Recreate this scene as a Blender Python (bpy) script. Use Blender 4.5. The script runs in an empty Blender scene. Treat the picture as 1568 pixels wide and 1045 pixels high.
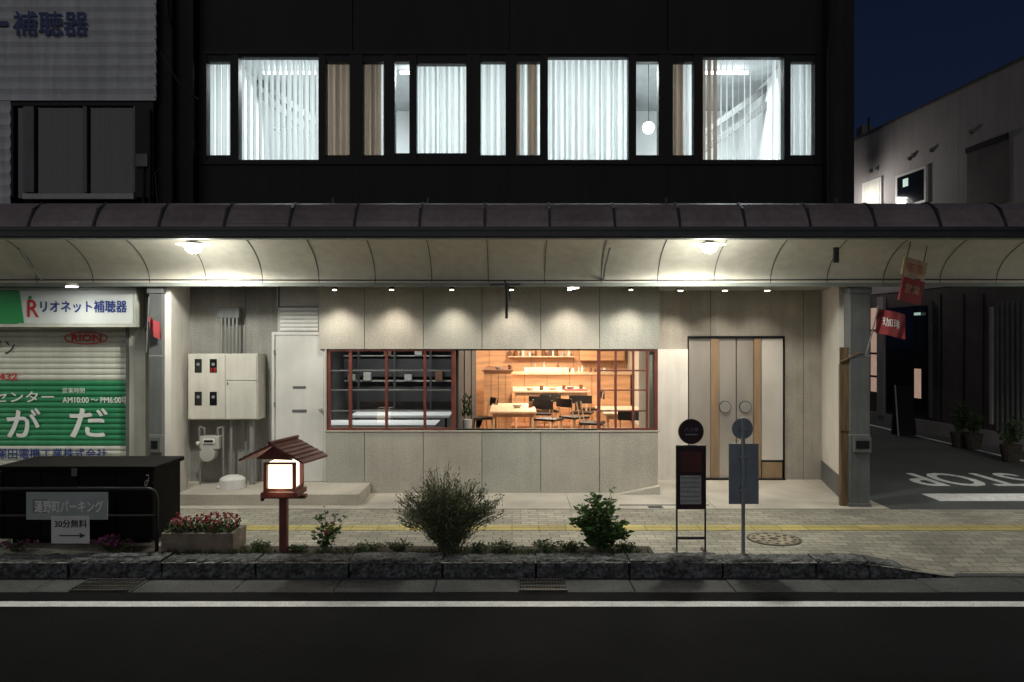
import bpy, bmesh, math, random
from mathutils import Vector, Matrix, noise
random.seed(7)
R=random.random
def U(a,b): return a+(b-a)*R()
scene=bpy.context.scene
F=1200.0; EYE=2.1
# pixel coordinates to metres on a plane at distance D from the camera
def X(u,D): return (u-784)*D/F
def Z(v,D): return EYE+(522.5-v)*D/F

# ---------------------------------------------------------------- materials
MATS={}
def M(name,col,rough=.6,metal=0.,var=.2,scale=4.,bump=0.,bscale=60.,emit=0.,ecol=None,spec=.5,fine=0.,trans=0.,stretch=None,dirt=0.):
    m=bpy.data.materials.new(name); m.use_nodes=True
    nt=m.node_tree; N=nt.nodes; L=nt.links
    b=N['Principled BSDF']
    b.inputs['Roughness'].default_value=rough; b.inputs['Metallic'].default_value=metal
    b.inputs['Specular IOR Level'].default_value=spec
    tc=N.new('ShaderNodeTexCoord'); src=tc.outputs['Object']
    if stretch:
        mp=N.new('ShaderNodeMapping'); mp.inputs['Scale'].default_value=stretch
        L.new(src,mp.inputs['Vector']); src=mp.outputs['Vector']
    def layer(sc,lo,hi,amt,det=6,vec=None):
        n=N.new('ShaderNodeTexNoise'); n.inputs['Scale'].default_value=sc; n.inputs['Detail'].default_value=det
        L.new(vec or src,n.inputs['Vector'])
        mr=N.new('ShaderNodeMapRange'); mr.inputs['From Min'].default_value=lo; mr.inputs['From Max'].default_value=hi
        mr.inputs['To Min'].default_value=1-amt; mr.inputs['To Max'].default_value=1+amt
        L.new(n.outputs['Fac'],mr.inputs['Value']); return mr.outputs['Result']
    def mul(a,c):
        mm=N.new('ShaderNodeMath'); mm.operation='MULTIPLY'; L.new(a,mm.inputs[0]); L.new(c,mm.inputs[1]); return mm.outputs[0]
    val=layer(scale,.3,.7,var)
    if fine>0: val=mul(val,layer(bscale,.38,.62,fine,3))
    if dirt>0:   # vertical rain streaks
        mp2=N.new('ShaderNodeMapping'); mp2.inputs['Scale'].default_value=(7,7,.5); L.new(tc.outputs['Object'],mp2.inputs['Vector'])
        val=mul(val,layer(1.6,.3,.7,dirt,5,mp2.outputs['Vector']))
    vm=N.new('ShaderNodeVectorMath'); vm.operation='SCALE'; vm.inputs[0].default_value=col[:3]
    L.new(val,vm.inputs['Scale']); L.new(vm.outputs['Vector'],b.inputs['Base Color'])
    if bump>0:
        n2=N.new('ShaderNodeTexNoise'); n2.inputs['Scale'].default_value=bscale; n2.inputs['Detail'].default_value=5
        L.new(src,n2.inputs['Vector'])
        bp=N.new('ShaderNodeBump'); bp.inputs['Strength'].default_value=bump; bp.inputs['Distance'].default_value=.02
        L.new(n2.outputs['Fac'],bp.inputs['Height']); L.new(bp.outputs['Normal'],b.inputs['Normal'])
    if emit>0:
        b.inputs['Emission Color'].default_value=(*(ecol or col)[:3],1); b.inputs['Emission Strength'].default_value=emit
    if trans>0:
        t=N.new('ShaderNodeBsdfTranslucent'); L.new(vm.outputs['Vector'],t.inputs['Color'])
        mx=N.new('ShaderNodeMixShader'); mx.inputs[0].default_value=trans
        L.new(b.outputs[0],mx.inputs[1]); L.new(t.outputs[0],mx.inputs[2]); L.new(mx.outputs[0],N['Material Output'].inputs[0])
    MATS[name]=m; return m
def glassmat(name,tint=(.9,.93,.93),refl=1.0):
    m=bpy.data.materials.new(name); m.use_nodes=True; nt=m.node_tree; N=nt.nodes; L=nt.links
    N.remove(N['Principled BSDF'])
    t=N.new('ShaderNodeBsdfTransparent'); t.inputs[0].default_value=(*tint,1)
    g=N.new('ShaderNodeBsdfGlossy'); g.inputs['Roughness'].default_value=.01
    fr=N.new('ShaderNodeFresnel'); fr.inputs[0].default_value=1.5
    ml=N.new('ShaderNodeMath'); ml.operation='MULTIPLY'; ml.inputs[1].default_value=2.0*refl; ml.use_clamp=True
    L.new(fr.outputs[0],ml.inputs[0])
    mx=N.new('ShaderNodeMixShader'); L.new(ml.outputs[0],mx.inputs[0]); L.new(t.outputs[0],mx.inputs[1]); L.new(g.outputs[0],mx.inputs[2])
    L.new(mx.outputs[0],N['Material Output'].inputs[0]); return m
def brickmat(name,c1,c2,mort,bw,rh,off=.5,bump=.5,mortsize=.005,rot=0):
    m=M(name,c1,rough=.75,var=.28,scale=1.1,fine=.12,bscale=40)
    nt=m.node_tree; N=nt.nodes; L=nt.links; b=N['Principled BSDF']
    old=b.inputs['Base Color'].links[0].from_node
    tc=[n for n in N if n.type=='TEX_COORD'][0]
    mp=N.new('ShaderNodeMapping'); mp.inputs['Rotation'].default_value=(0,0,rot); L.new(tc.outputs['Object'],mp.inputs['Vector'])
    br=N.new('ShaderNodeTexBrick'); br.inputs['Scale'].default_value=1
    br.inputs['Brick Width'].default_value=bw; br.inputs['Row Height'].default_value=rh; br.inputs['Mortar Size'].default_value=mortsize
    br.inputs['Color1'].default_value=(*c1,1); br.inputs['Color2'].default_value=(*c2,1); br.inputs['Mortar'].default_value=(*mort,1)
    br.inputs['Mortar Smooth'].default_value=.2
    br.offset=off; L.new(mp.outputs['Vector'],br.inputs['Vector'])
    L.new(br.outputs['Color'],old.inputs[0])
    bp=N.new('ShaderNodeBump'); bp.inputs['Strength'].default_value=bump; bp.inputs['Distance'].default_value=.008; bp.invert=True
    L.new(br.outputs['Fac'],bp.inputs['Height'])
    n2=N.new('ShaderNodeTexNoise'); n2.inputs['Scale'].default_value=70; L.new(tc.outputs['Object'],n2.inputs['Vector'])
    b2=N.new('ShaderNodeBump'); b2.inputs['Strength'].default_value=.3; b2.inputs['Distance'].default_value=.01
    L.new(n2.outputs['Fac'],b2.inputs['Height']); L.new(bp.outputs['Normal'],b2.inputs['Normal']); L.new(b2.outputs['Normal'],b.inputs['Normal'])
    return m

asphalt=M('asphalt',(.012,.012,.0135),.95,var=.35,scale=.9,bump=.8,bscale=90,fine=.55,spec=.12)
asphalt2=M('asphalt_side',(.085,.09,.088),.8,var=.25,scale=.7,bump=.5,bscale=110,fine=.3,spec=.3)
roadpaint=M('road_paint',(.84,.84,.82),.7,var=.12,scale=9,bump=.3,fine=.15,bscale=60)
pavers=brickmat('pavers',(.37,.345,.28),(.25,.235,.19),(.11,.10,.08),.205,.105)
yellow=brickmat('tactile_yellow',(.46,.38,.13),(.37,.31,.11),(.15,.12,.04),.3,.3,off=0)
apron=M('apron_concrete',(.44,.405,.345),.8,var=.2,scale=1.6,bump=.2,bscale=70,fine=.10)
gutterc=M('gutter_concrete',(.075,.076,.076),.85,var=.35,scale=2.2,bump=.4,bscale=60,fine=.3)
granite=M('granite_kerb',(.10,.104,.104),.9,var=.55,scale=8,bump=1.2,bscale=30,fine=.5)
soil=M('soil',(.05,.04,.03),.95,var=.4,scale=12,bump=1,bscale=50)
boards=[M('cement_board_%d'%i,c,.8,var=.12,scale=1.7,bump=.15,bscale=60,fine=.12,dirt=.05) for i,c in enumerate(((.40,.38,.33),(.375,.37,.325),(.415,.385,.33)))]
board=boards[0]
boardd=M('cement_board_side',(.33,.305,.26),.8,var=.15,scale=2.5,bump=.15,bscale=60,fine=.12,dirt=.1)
greywall=M('grey_render',(.24,.235,.215),.85,var=.2,scale=2.2,bump=.3,bscale=60,fine=.16,dirt=.12)
white=M('white_paint',(.62,.61,.58),.5,var=.07,scale=3,dirt=.04)
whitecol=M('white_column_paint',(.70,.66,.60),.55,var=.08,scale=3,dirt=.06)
darkclad=M('dark_cladding',(.011,.011,.0115),.6,var=.3,scale=1.5,stretch=(1,1,.3),dirt=.2,spec=.3)
black=M('black_aluminium',(.006,.006,.0065),.5,var=.1,spec=.3)
pillarm=M('dark_pillar',(.022,.021,.021),.7,var=.3,scale=2,stretch=(2,2,.4),dirt=.25,spec=.3)
siding=M('white_siding',(.54,.55,.55),.5,var=.12,scale=2,stretch=(3,1,.5),dirt=.15)
greymetal=M('grey_post_paint',(.11,.115,.115),.45,var=.15,scale=5,dirt=.15)
fascia=M('canopy_sheet',(.26,.215,.215),.5,metal=.1,var=.2,scale=1.5,fine=.08,bscale=12)
gutterm=M('canopy_gutter',(.035,.037,.04),.4,var=.2)
ceilm=M('canopy_ceiling',(.52,.495,.42),.6,var=.1,scale=1.1,fine=.05,bscale=9)
ribm=M('canopy_rib',(.09,.09,.08),.5,var=.1)
beamm=M('canopy_beam',(.2,.22,.2),.5,var=.15)
soffm=M('soffit_board',(.3,.29,.26),.8,var=.1)
redframe=M('red_brown_frame',(.16,.042,.03),.4,var=.2,scale=8)
wood=M('plywood',(.60,.33,.17),.5,var=.22,scale=2.5,stretch=(.6,1,5))
woodd=M('dark_wood',(.17,.075,.038),.55,var=.25,scale=4,stretch=(1,1,6))
woodpale=M('pale_wood',(.62,.44,.28),.5,var=.15,scale=3,stretch=(6,1,1))
woodfl=M('wood_floor',(.3,.15,.08),.4,var=.25,scale=2,stretch=(8,.5,1))
tan=M('tan_wood_strip',(.28,.19,.11),.5,var=.2,scale=3,stretch=(6,6,.6))
plank=M('weathered_plank',(.14,.09,.045),.8,var=.5,scale=3,stretch=(10,10,.7),bump=.5)
steel=M('brushed_steel',(.52,.49,.45),.42,metal=.45,var=.08,scale=3,stretch=(1,1,12))
doorst=M('door_satin_steel',(.50,.455,.40),.33,metal=.5,var=.12,scale=1.2,stretch=(3,1,.8))
frost=M('frosted_glass_panel',(.60,.56,.51),.25,var=.15,scale=1.1)
chrome=M('satin_pull',(.62,.6,.56),.35,metal=.8,var=.03)
greenp=M('shutter_green',(.02,.22,.09),.5,var=.12,scale=3,dirt=.08)
shutw=M('shutter_cream',(.55,.555,.48),.5,var=.1,scale=3,dirt=.08)
signw=M('sign_white',(.66,.69,.67),.4,var=.03)
signg=M('sign_green',(.02,.3,.08),.4,var=.03)
inkb=M('ink_blue',(.02,.045,.2),.5,var=.05)
inkbd=M('ink_faded_blue',(.05,.07,.19),.6,var=.15)
inkw=M('ink_white',(.8,.82,.78),.5,var=.05)
inkr=M('ink_red',(.5,.02,.02),.5,var=.05)
inkk=M('ink_black',(.03,.03,.03),.5,var=.05)
elec=M('cream_steel_box',(.53,.51,.45),.5,var=.08,scale=4,dirt=.09)
plast=M('grey_plastic',(.38,.38,.35),.5,var=.1)
pipegr=M('grey_pipe',(.2,.2,.19),.5,var=.15)
maroon=M('maroon_enamel',(.03,.009,.013),.4,var=.15)
paper=M('paper',(.42,.42,.38),.6,var=.15,scale=20)
bluegrey=M('sign_back_grey',(.21,.25,.28),.45,var=.14,scale=5)
signgrey=M('parking_sign_grey',(.34,.38,.36),.5,var=.12,scale=5)
signpale=M('parking_sign_white',(.62,.62,.60),.5,var=.08,scale=5)
galv=M('galvanised_pole',(.3,.32,.33),.4,metal=.5,var=.12)
redwood=M('lantern_red_wood',(.12,.028,.02),.5,var=.25,scale=9,stretch=(3,3,.7))
roofred=M('lantern_roof',(.17,.07,.055),.5,var=.3,scale=8)
lanternp=M('lantern_paper',(.9,.78,.6),.6,var=.15,scale=9,emit=2.6,ecol=(1,.82,.6))
darkbox=M('dark_box_paint',(.010,.008,.0075),.85,var=.3,scale=5,spec=.12)
blackp=M('black_rail',(.010,.010,.010),.35,var=.1)
planterm=M('planter_concrete',(.20,.165,.13),.9,var=.35,scale=6,bump=.6)
leafm=M('leaf_green',(.085,.17,.04),.5,var=.55,scale=14,trans=.3)
leafg=M('leaf_greygreen',(.20,.215,.13),.55,var=.5,scale=12,trans=.3)
leafd=M('leaf_dark',(.04,.07,.025),.55,var=.5,scale=14,trans=.2)
stem=M('stem',(.15,.14,.08),.7,var=.3)
flr=M('flower_red',(.32,.05,.06),.6,var=.4,scale=30)
flp=M('flower_purple',(.16,.025,.10),.6,var=.4,scale=30)
flpk=M('flower_pink',(.42,.18,.17),.6,var=.4,scale=30)
lampglow=M('lamp_glow',(1,1,1),.5,emit=25,ecol=(.97,1,.95))
spotglow=M('spot_glow',(1,1,1),.5,emit=14,ecol=(1,.93,.8))
tubeglow=M('tube_glow',(1,1,1),.5,emit=9,ecol=(.95,1,1))
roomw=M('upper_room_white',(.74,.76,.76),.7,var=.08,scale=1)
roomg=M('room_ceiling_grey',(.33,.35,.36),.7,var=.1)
blind=M('blind_fabric',(.74,.77,.77),.8,var=.25,scale=3,trans=.5,stretch=(14,1,.12))
blindb=M('blind_tan',(.30,.235,.175),.8,var=.3,scale=3,trans=.3,stretch=(14,1,.2))
curtd=M('dark_curtain',(.035,.035,.037),.95,var=.5,scale=3,stretch=(12,1,.2),spec=.1)
cream=M('interior_plaster',(.6,.55,.47),.8,var=.05)
darkint=M('dark_interior',(.035,.035,.037),.7,var=.2)
midint=M('mid_interior',(.14,.145,.145),.7,var=.15)
chairb=M('black_seat',(.015,.015,.016),.5,var=.1)
bottle=M('bottle_glass',(.06,.1,.06),.2,var=.4,scale=20)
whcer=M('ceramic',(.6,.6,.55),.3,var=.1)
redcloth=M('red_fabric',(.27,.032,.038),.8,var=.25,scale=8)
creamcloth=M('cream_board',(.42,.31,.18),.7,var=.4,scale=8)
rwall=M('right_wall',(.36,.335,.325),.8,var=.12,scale=.8,dirt=.08)
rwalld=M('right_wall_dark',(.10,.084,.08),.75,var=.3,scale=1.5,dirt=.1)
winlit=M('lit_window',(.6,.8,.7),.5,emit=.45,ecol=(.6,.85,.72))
winwarm=M('warm_window',(.6,.4,.3),.5,emit=.3,ecol=(1,.66,.5),var=.5,scale=3)
darkglass=M('dark_glass',(.01,.011,.013),.08,var=.1)
iron=M('cast_iron',(.07,.065,.055),.6,metal=.3,var=.3,bump=.4)
manc=M('manhole_cream',(.30,.26,.18),.8,var=.4,scale=20)
glass=glassmat('window_glass')
glassup=glassmat('upper_glass',(.95,.97,.97),.5)

# ---------------------------------------------------------------- builder
class G:
    def __init__(s,name): s.name=name; s.p={}
    def bm(s,part,mat):
        k=(part,mat.name)
        if k not in s.p: s.p[k]=(bmesh.new(),mat)
        return s.p[k][0]
    def poly(s,part,mat,pts,smooth=False):
        b=s.bm(part,mat); f=b.faces.new([b.verts.new(p) for p in pts]); f.smooth=smooth; return f
    def box(s,part,mat,x0,x1,y0,y1,z0,z1,T=None):
        b=s.bm(part,mat)
        x0,x1=sorted((x0,x1)); y0,y1=sorted((y0,y1)); z0,z1=sorted((z0,z1))
        P=[Vector((x,y,z)) for z in (z0,z1) for y in (y0,y1) for x in (x0,x1)]
        if T: P=[T@p for p in P]
        v=[b.verts.new(p) for p in P]
        for q in ((0,2,3,1),(4,5,7,6),(0,1,5,4),(2,6,7,3),(0,4,6,2),(1,3,7,5)): b.faces.new([v[i] for i in q])
    def cyl(s,part,mat,p0,p1,r0,r1=None,n=12,cap=True):
        b=s.bm(part,mat); p0=Vector(p0); p1=Vector(p1); r1=r0 if r1 is None else r1
        d=(p1-p0).normalized(); a=d.orthogonal().normalized(); c=d.cross(a)
        def ring(p,r): return [b.verts.new(p+(a*math.cos(t*2*math.pi/n)+c*math.sin(t*2*math.pi/n))*r) for t in range(n)]
        A=ring(p0,r0); B=ring(p1,r1)
        for i in range(n):
            f=b.faces.new([A[i],A[(i+1)%n],B[(i+1)%n],B[i]]); f.smooth=True
        if cap:
            if r0>1e-4: b.faces.new(list(reversed(ring(p0,r0))))
            if r1>1e-4: b.faces.new(ring(p1,r1))
    def tube(s,part,mat,pts,r,n=8,balls=True):
        for i in range(len(pts)-1):
            s.cyl(part,mat,pts[i],pts[i+1],r,n=n,cap=balls)
            if i>0 and balls: s.ball(part,mat,pts[i],r*1.0,seg=8)
    def ball(s,part,mat,c,r,sc=(1,1,1),seg=14):
        b=s.bm(part,mat)
        res=bmesh.ops.create_uvsphere(b,u_segments=seg,v_segments=max(6,seg//2),radius=r,matrix=Matrix.Translation(Vector(c))@Matrix.Diagonal((*sc,1)))
        for v in res['verts']:
            for f in v.link_faces: f.smooth=True
    def sweep(s,part,mat,yz,x0,x1,smooth=False,segs=1):
        b=s.bm(part,mat)
        cols=[[b.verts.new((x0+(x1-x0)*k/segs,y,z)) for y,z in yz] for k in range(segs+1)]
        for k in range(segs):
            for i in range(len(yz)-1):
                f=b.faces.new([cols[k][i],cols[k+1][i],cols[k+1][i+1],cols[k][i+1]]); f.smooth=smooth
    def prism(s,part,mat,pts,vec):
        b=s.bm(part,mat); vec=Vector(vec)
        A=[b.verts.new(p) for p in pts]; B=[b.verts.new(Vector(p)+vec) for p in pts]
        b.faces.new(A); b.faces.new(list(reversed(B))); n=len(A)
        for i in range(n): b.faces.new([A[(i+1)%n],A[i],B[i],B[(i+1)%n]])
    def textmap(s,part,mat,txt,fn):
        c=bpy.data.curves.new('t','FONT'); c.body=txt; c.resolution_u=3
        o=bpy.data.objects.new('t',c); scene.collection.objects.link(o); bpy.context.view_layer.update()
        me=o.evaluated_get(bpy.context.evaluated_depsgraph_get()).to_mesh()
        vs=[v.co.copy() for v in me.vertices]
        if vs:
            ax=min(v.x for v in vs); bx=max(v.x for v in vs); ay=min(v.y for v in vs); by=max(v.y for v in vs)
            b=s.bm(part,mat); nv=[b.verts.new(fn((v.x-ax)/max(bx-ax,1e-5),(v.y-ay)/max(by-ay,1e-5))) for v in vs]
            for f in me.polygons:
                try: b.faces.new([nv[i] for i in f.vertices])
                except ValueError: pass
        bpy.data.objects.remove(o); bpy.data.curves.remove(c)
    def text(s,part,mat,txt,x0,x1,z0,z1,y,bold=0):
        s.textmap(part,mat,txt,lambda a,b:Vector((x0+(x1-x0)*a,y,z0+(z1-z0)*b)))
        for k in range(bold):
            dx=.004*(k+1)
            s.textmap(part,mat,txt,lambda a,b:Vector((x0+dx+(x1-x0)*a,y-.0006*(k+1),z0+(z1-z0)*b)))
            s.textmap(part,mat,txt,lambda a,b:Vector((x0+(x1-x0)*a,y-.0009*(k+1),z0+dx+(z1-z0)*b)))
    def done(s,bevel=0,nobevel=()):
        lo=Vector((1e9,)*3); hi=Vector((-1e9,)*3)
        for b,_ in s.p.values():
            for v in b.verts:
                for i in range(3): lo[i]=min(lo[i],v.co[i]); hi[i]=max(hi[i],v.co[i])
        o0=Vector(((lo.x+hi.x)/2,(lo.y+hi.y)/2,lo.z))
        objs=[]
        for (part,_),(b,mat) in s.p.items():
            for v in b.verts: v.co-=o0
            bmesh.ops.recalc_face_normals(b,faces=b.faces)
            me=bpy.data.meshes.new(part); b.to_mesh(me); b.free(); me.materials.append(mat)
            o=bpy.data.objects.new(part,me); scene.collection.objects.link(o); objs.append(o)
            if bevel and part not in nobevel:
                md=o.modifiers.new('bevel','BEVEL'); md.width=bevel; md.segments=2; md.limit_method='ANGLE'; md.angle_limit=math.radians(50)
        if len(objs)==1:
            objs[0].name=s.name; objs[0].location=o0; return objs[0]
        e=bpy.data.objects.new(s.name,None); e.empty_display_size=.2; scene.collection.objects.link(e); e.location=o0
        for o in objs: o.parent=e
        return e
def lamp(kind,name,loc,power,col=(1,1,1),size=.1,parent=None,rot=None,spot=None,blend=.6,sy=None):
    l=bpy.data.lights.new(name,kind); l.energy=power; l.color=col
    if kind=='AREA':
        l.size=size
        if sy: l.shape='RECTANGLE'; l.size_y=sy
    else: l.shadow_soft_size=size
    if spot: l.spot_size=math.radians(spot); l.spot_blend=blend
    o=bpy.data.objects.new(name,l); scene.collection.objects.link(o); 
    if rot: o.rotation_euler=rot
    if parent: o.parent=parent; o.location=Vector(loc)-parent.location
    else: o.location=loc
    return o

W=10.8
# ---------------------------------------------------------------- ground
g=G('ground'); g.poly('g',gutterc,[(-200,-200,-.165),(200,-200,-.165),(200,300,-.165),(-200,300,-.165)]); g.done()
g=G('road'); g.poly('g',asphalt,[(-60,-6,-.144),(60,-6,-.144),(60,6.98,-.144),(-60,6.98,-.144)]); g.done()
g=G('road_gutter')
x=-16
while x<16:
    g.box('slab',gutterc,x+.004,x+.896,6.985,7.41,-.16,-.138+U(-.002,.002)); x+=.9
g.done(.006)
g=G('road_edge_line'); b=g.bm('line',roadpaint)
for i in range(240):
    x0=-12+.1*i; j=lambda q:.004*noise.noise(Vector((q*5,1,0)))+.002*noise.noise(Vector((q*23,1,0)))
    b.faces.new([b.verts.new(p) for p in ((x0,6.61+j(x0),-.14),(x0+.1,6.61+j(x0+.1),-.14),(x0+.1,6.745+j(x0+50.1),-.14),(x0,6.745+j(x0+50),-.14))])
g.done()
def pz(x,y):
    t=min(1,max(0,(x-3.3)/.9)); k=min(1,max(0,(8.35-y)/.9))
    return -.135*t*k
g=G('pavement'); b=g.bm('pavement',pavers)
xs=[-30,-12]+[-4+.25*i for i in range(0,41)]+[8,12,30]; ys=[7.41+.12*i for i in range(9)]+[9.0,9.78]
gr=[[b.verts.new((x,y,pz(x,y))) for y in ys] for x in xs]
for i in range(len(xs)-1):
    for j in range(len(ys)-1):
        f=b.faces.new([gr[i][j],gr[i+1][j],gr[i+1][j+1],gr[i][j+1]]); f.smooth=True
g.done()
g=G('tactile_strip'); g.poly('g',yellow,[(-30,8.68,.004),(12,8.68,.004),(12,8.93,.004),(-30,8.93,.004)]); g.done()
g=G('concrete_apron')
x=-12.
while x<4.7:
    x2=min(x+1.82,4.72); g.box('slab',apron,x+.003,x2-.003,9.785,12.0,-.05,.006); x+=1.82
g.box('gully',gutterc,X(945,10.2),X(1080,10.2),9.98,10.02,-.02,.010)
g.prism('ramp',apron,[(X(945,W),W-.004,.006),(X(1008,W),W-.004,.12),(X(1008,W),W-.004,.006)],(0,-.12,0))
g.box('access_cover',gutterc,X(990,10),X(1012,10),9.82,9.95,0,.009)
g.done()
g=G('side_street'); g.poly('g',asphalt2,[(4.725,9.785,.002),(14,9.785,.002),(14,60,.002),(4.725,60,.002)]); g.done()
g=G('stop_marking')
for k in range(5): g.textmap('letters',roadpaint,'STOP',lambda a,b:Vector((7.84-1.86*a+.02*(k%3)-.02,12.4-1.1*b+.02*(k//3),.007+.0005*k)))
g.box('line',roadpaint,X(1425,10.5),11,10.27,10.75,.0,.008)
g.box('edge_line',roadpaint,8.9,9.0,13.2,22,.0,.006)
g.done()
g=G('planting_bed'); g.box('soil',soil,-3.9,1.4,7.68,7.98,-.02,.012); g.done()

# kerb stones
def stone(g,x0,x1,y0,y1,z0,ztop,seed):
    b=g.bm('stone',granite); nx,ny,nz=26,6,7
    def P(i,j,k):
        x=x0+(x1-x0)*i/nx; y=y0+(y1-y0)*j/ny
        zt=ztop(x); z=z0+(zt-z0)*k/nz; p=Vector((x,y,z))
        n=noise.noise(p*12+Vector((seed*3,0,0))); n2=noise.noise(p*30)
        d=.026*n+.014*n2
        q=p.copy()
        if j==0: q.y-=d*1.4
        if k==nz: q.z+=d*.45
        if j==0 and k==nz: q.y+=.014; q.z-=.010
        if i in(0,nx): q.x+= .005 if i==0 else -.005
        return q
    def face(fn,a,bn):
        vs=[[b.verts.new(fn(i,j)) for j in range(bn+1)] for i in range(a+1)]
        for i in range(a):
            for j in range(bn): b.faces.new([vs[i][j],vs[i+1][j],vs[i+1][j+1],vs[i][j+1]])
    face(lambda i,k:P(i,0,k),nx,nz); face(lambda i,j:P(i,j,nz),nx,ny)
    face(lambda j,k:P(0,j,k),ny,nz); face(lambda j,k:P(nx,j,k),ny,nz); face(lambda i,k:P(i,ny,k),nx,nz)
g=G('stone_kerb')
x=X(1250,7.42)-.885*14; i=0
while x<X(1240,7.42):
    h=.022+.008*math.sin(i*2.3)
    stone(g,x+.005,x+.880,7.42+.006*math.sin(i*5),7.67,-.16,lambda q,h=h:h,i); x+=.885; i+=1
stone(g,x+.004,x+.5,7.42,7.67,-.16,lambda q:.02,50)
xa=x+.5; stone(g,xa+.004,xa+.62,7.42,7.67,-.16,lambda q:.02-.13*max(0,(q-xa)/.62),51)
g.done()
g=G('dropped_kerb'); xa+=.63
while xa<12: g.box('stone',gutterc,xa+.004,xa+.896,7.415,7.55,-.16,-.125); xa+=.9
g.done(.008)
def grate(u0,u1):
    g=G('drain_grate'); x0,x1=X(u0,7.15),X(u1,7.15)
    g.box('pit',black,x0,x1,7.0,7.33,-.15,-.134)
    n=16
    for i in range(n+1):
        xx=x0+(x1-x0)*i/n; g.box('bar',iron,xx-.004,xx+.004,7.0,7.33,-.134,-.124)
    for y in (7.0,7.11,7.22,7.33): g.box('cross',iron,x0,x1,y-.007,y+.007,-.133,-.122)
    g.done()
grate(120,208); grate(795,867)
g=G('manhole_cover'); mc=(X(1185,8.3),8.3)
g.cyl('ring',iron,(mc[0],mc[1],-.02),(mc[0],mc[1],.006),.28,n=40)
g.cyl('plate',manc,(mc[0],mc[1],-.02),(mc[0],mc[1],.009),.25,n=40)
for r,nn in ((.21,13),(.12,8)):
    for k in range(nn):
        a=k*2*math.pi/nn+r; g.cyl('pattern',iron,(mc[0]+r*math.cos(a),mc[1]+r*math.sin(a),0),(mc[0]+r*math.cos(a),mc[1]+r*math.sin(a),.0115),U(.02,.032),n=5)
g.cyl('pattern',iron,(mc[0],mc[1],0),(mc[0],mc[1],.0115),.05,n=8)
g.done()

# ---------------------------------------------------------------- canopy
g=G('street_canopy'); CX0,CX1=-14,14
arc=[(8.5+1.3*math.sin(t),2.83+.55*math.cos(t)) for t in [math.pi/2*i/20 for i in range(21)]]
g.sweep('ceiling',ceilm,arc,CX0,CX1,True)
k=-20
while k<=20:
    xr=-.297+.7056*k
    for i in range(20):
        (y0,z0),(y1,z1)=arc[i],arc[i+1]
        g.prism('rib',ribm,[(xr-.005,y0,z0-.007),(xr+.005,y0,z0-.007),(xr+.005,y0,z0-.001),(xr-.005,y0,z0-.001)],(0,y1-y0,z1-z0))
    j=U(-.006,.006)
    g.sweep('roof_sheet',fascia,[(8.48,3.32),(8.51+j,3.40),(8.60+j,3.535),(8.70+j,3.615),(8.80,3.645),(9.4,3.66),(10.78,3.69)],xr+.011,xr+.7056-.011)
    for a,bp in (((8.47,3.33),(8.585,3.555)),((8.585,3.555),(8.75,3.645)),((8.75,3.645),(10.78,3.70))):
        g.prism('roof_seam',gutterm,[(xr-.013,a[0]-.010,a[1]),(xr+.013,a[0]-.010,a[1]),(xr+.013,a[0]+.02,a[1]-.01),(xr-.013,a[0]+.02,a[1]-.01)],(0,bp[0]-a[0],bp[1]-a[1]))
    k+=1
g.box('gutter',gutterm,CX0,CX1,8.40,8.52,3.225,3.30)
g.box('gutter_lip',gutterm,CX0,CX1,8.385,8.40,3.285,3.325)
g.box('gutter_under',beamm,CX0,CX1,8.44,8.56,3.205,3.223)
g.box('beam',beamm,CX0,CX1,9.80,9.88,2.785,2.835)
g.box('roof_back',gutterm,CX0,CX1,9.9,9.93,2.9,3.6)
g.box('soffit',soffm,X(250,10),X(1300,10),9.89,10.78,2.87,2.9)
for u in (42,928):
    xx=X(u,9.5); g.tube('bracket',beamm,[(xx,9.8,2.86),(xx,9.55,3.02),(xx+.02,9.3,3.2)],.014)
g.box('hanger',gutterm,X(1277,9.2),X(1285,9.2),9.2,9.23,3.02,3.2)
xx=X(775,9.75)
g.box('rod',gutterm,xx-.2,xx+.18,9.74,9.79,2.79,2.815); g.tube('rod',black,[(xx,9.75,2.8),(xx+.01,9.75,2.6),(xx+.005,9.75,2.38)],.018)
g.tube('rod',black,[(xx-.03,9.76,2.86),(xx+.03,9.76,2.78),(xx+.05,9.76,2.6)],.008)
for u in (510,655,1020,1280): g.box('snow_clip',gutterm,X(u,8.75)-.012,X(u,8.75)+.012,8.74,8.77,3.64,3.70)
g.tube('cable',gutterm,[(-14,9.79,2.86),(-4.2,9.79,2.865),(0.2,9.79,2.855),(4.6,9.79,2.868),(14,9.79,2.86)],.008)
can=g.done()
def clamp(u,absx=False,P=175):
    D=9.0; xx=u if absx else X(u,D)
    g=G('canopy_lamp')
    zt=2.83+.55*math.cos(math.asin((D-8.5)/1.3))
    z=Z(378,D)
    g.cyl('mount',white,(xx,D,z+.05),(xx,D,zt),.05,n=16)
    g.cyl('shade',white,(xx,D,z+.02),(xx,D,z+.05),.19,.09,n=28)
    g.ball('bulb',lampglow,(xx,D,z-.012),.092,(1,1,.72),20)
    e=g.done(); lamp('SPOT','light',(xx,D,z-.10),P,(1,.985,.88),.09,e,spot=172,blend=.25)
    lamp('POINT','glow',(xx,D-.0,z-.22),26,(1,1,.9),.2,e)
for u in (296,1086): clamp(u)
clamp(-9.6,True); clamp(8.25,True,210)
def small_down(u,v,D,P):
    g=G('downlight'); xx=X(u,D); z=Z(v,D)
    g.cyl('ring',white,(xx,D,z+.0),(xx,D,z+.04),.085,.06,n=20); g.cyl('lens',lampglow,(xx,D,z-.008),(xx,D,z-.001),.065,n=20)
    e=g.done(); lamp('SPOT','light',(xx,D,z-.03),P,(1,.99,.9),.08,e,spot=160,blend=1)
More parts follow.
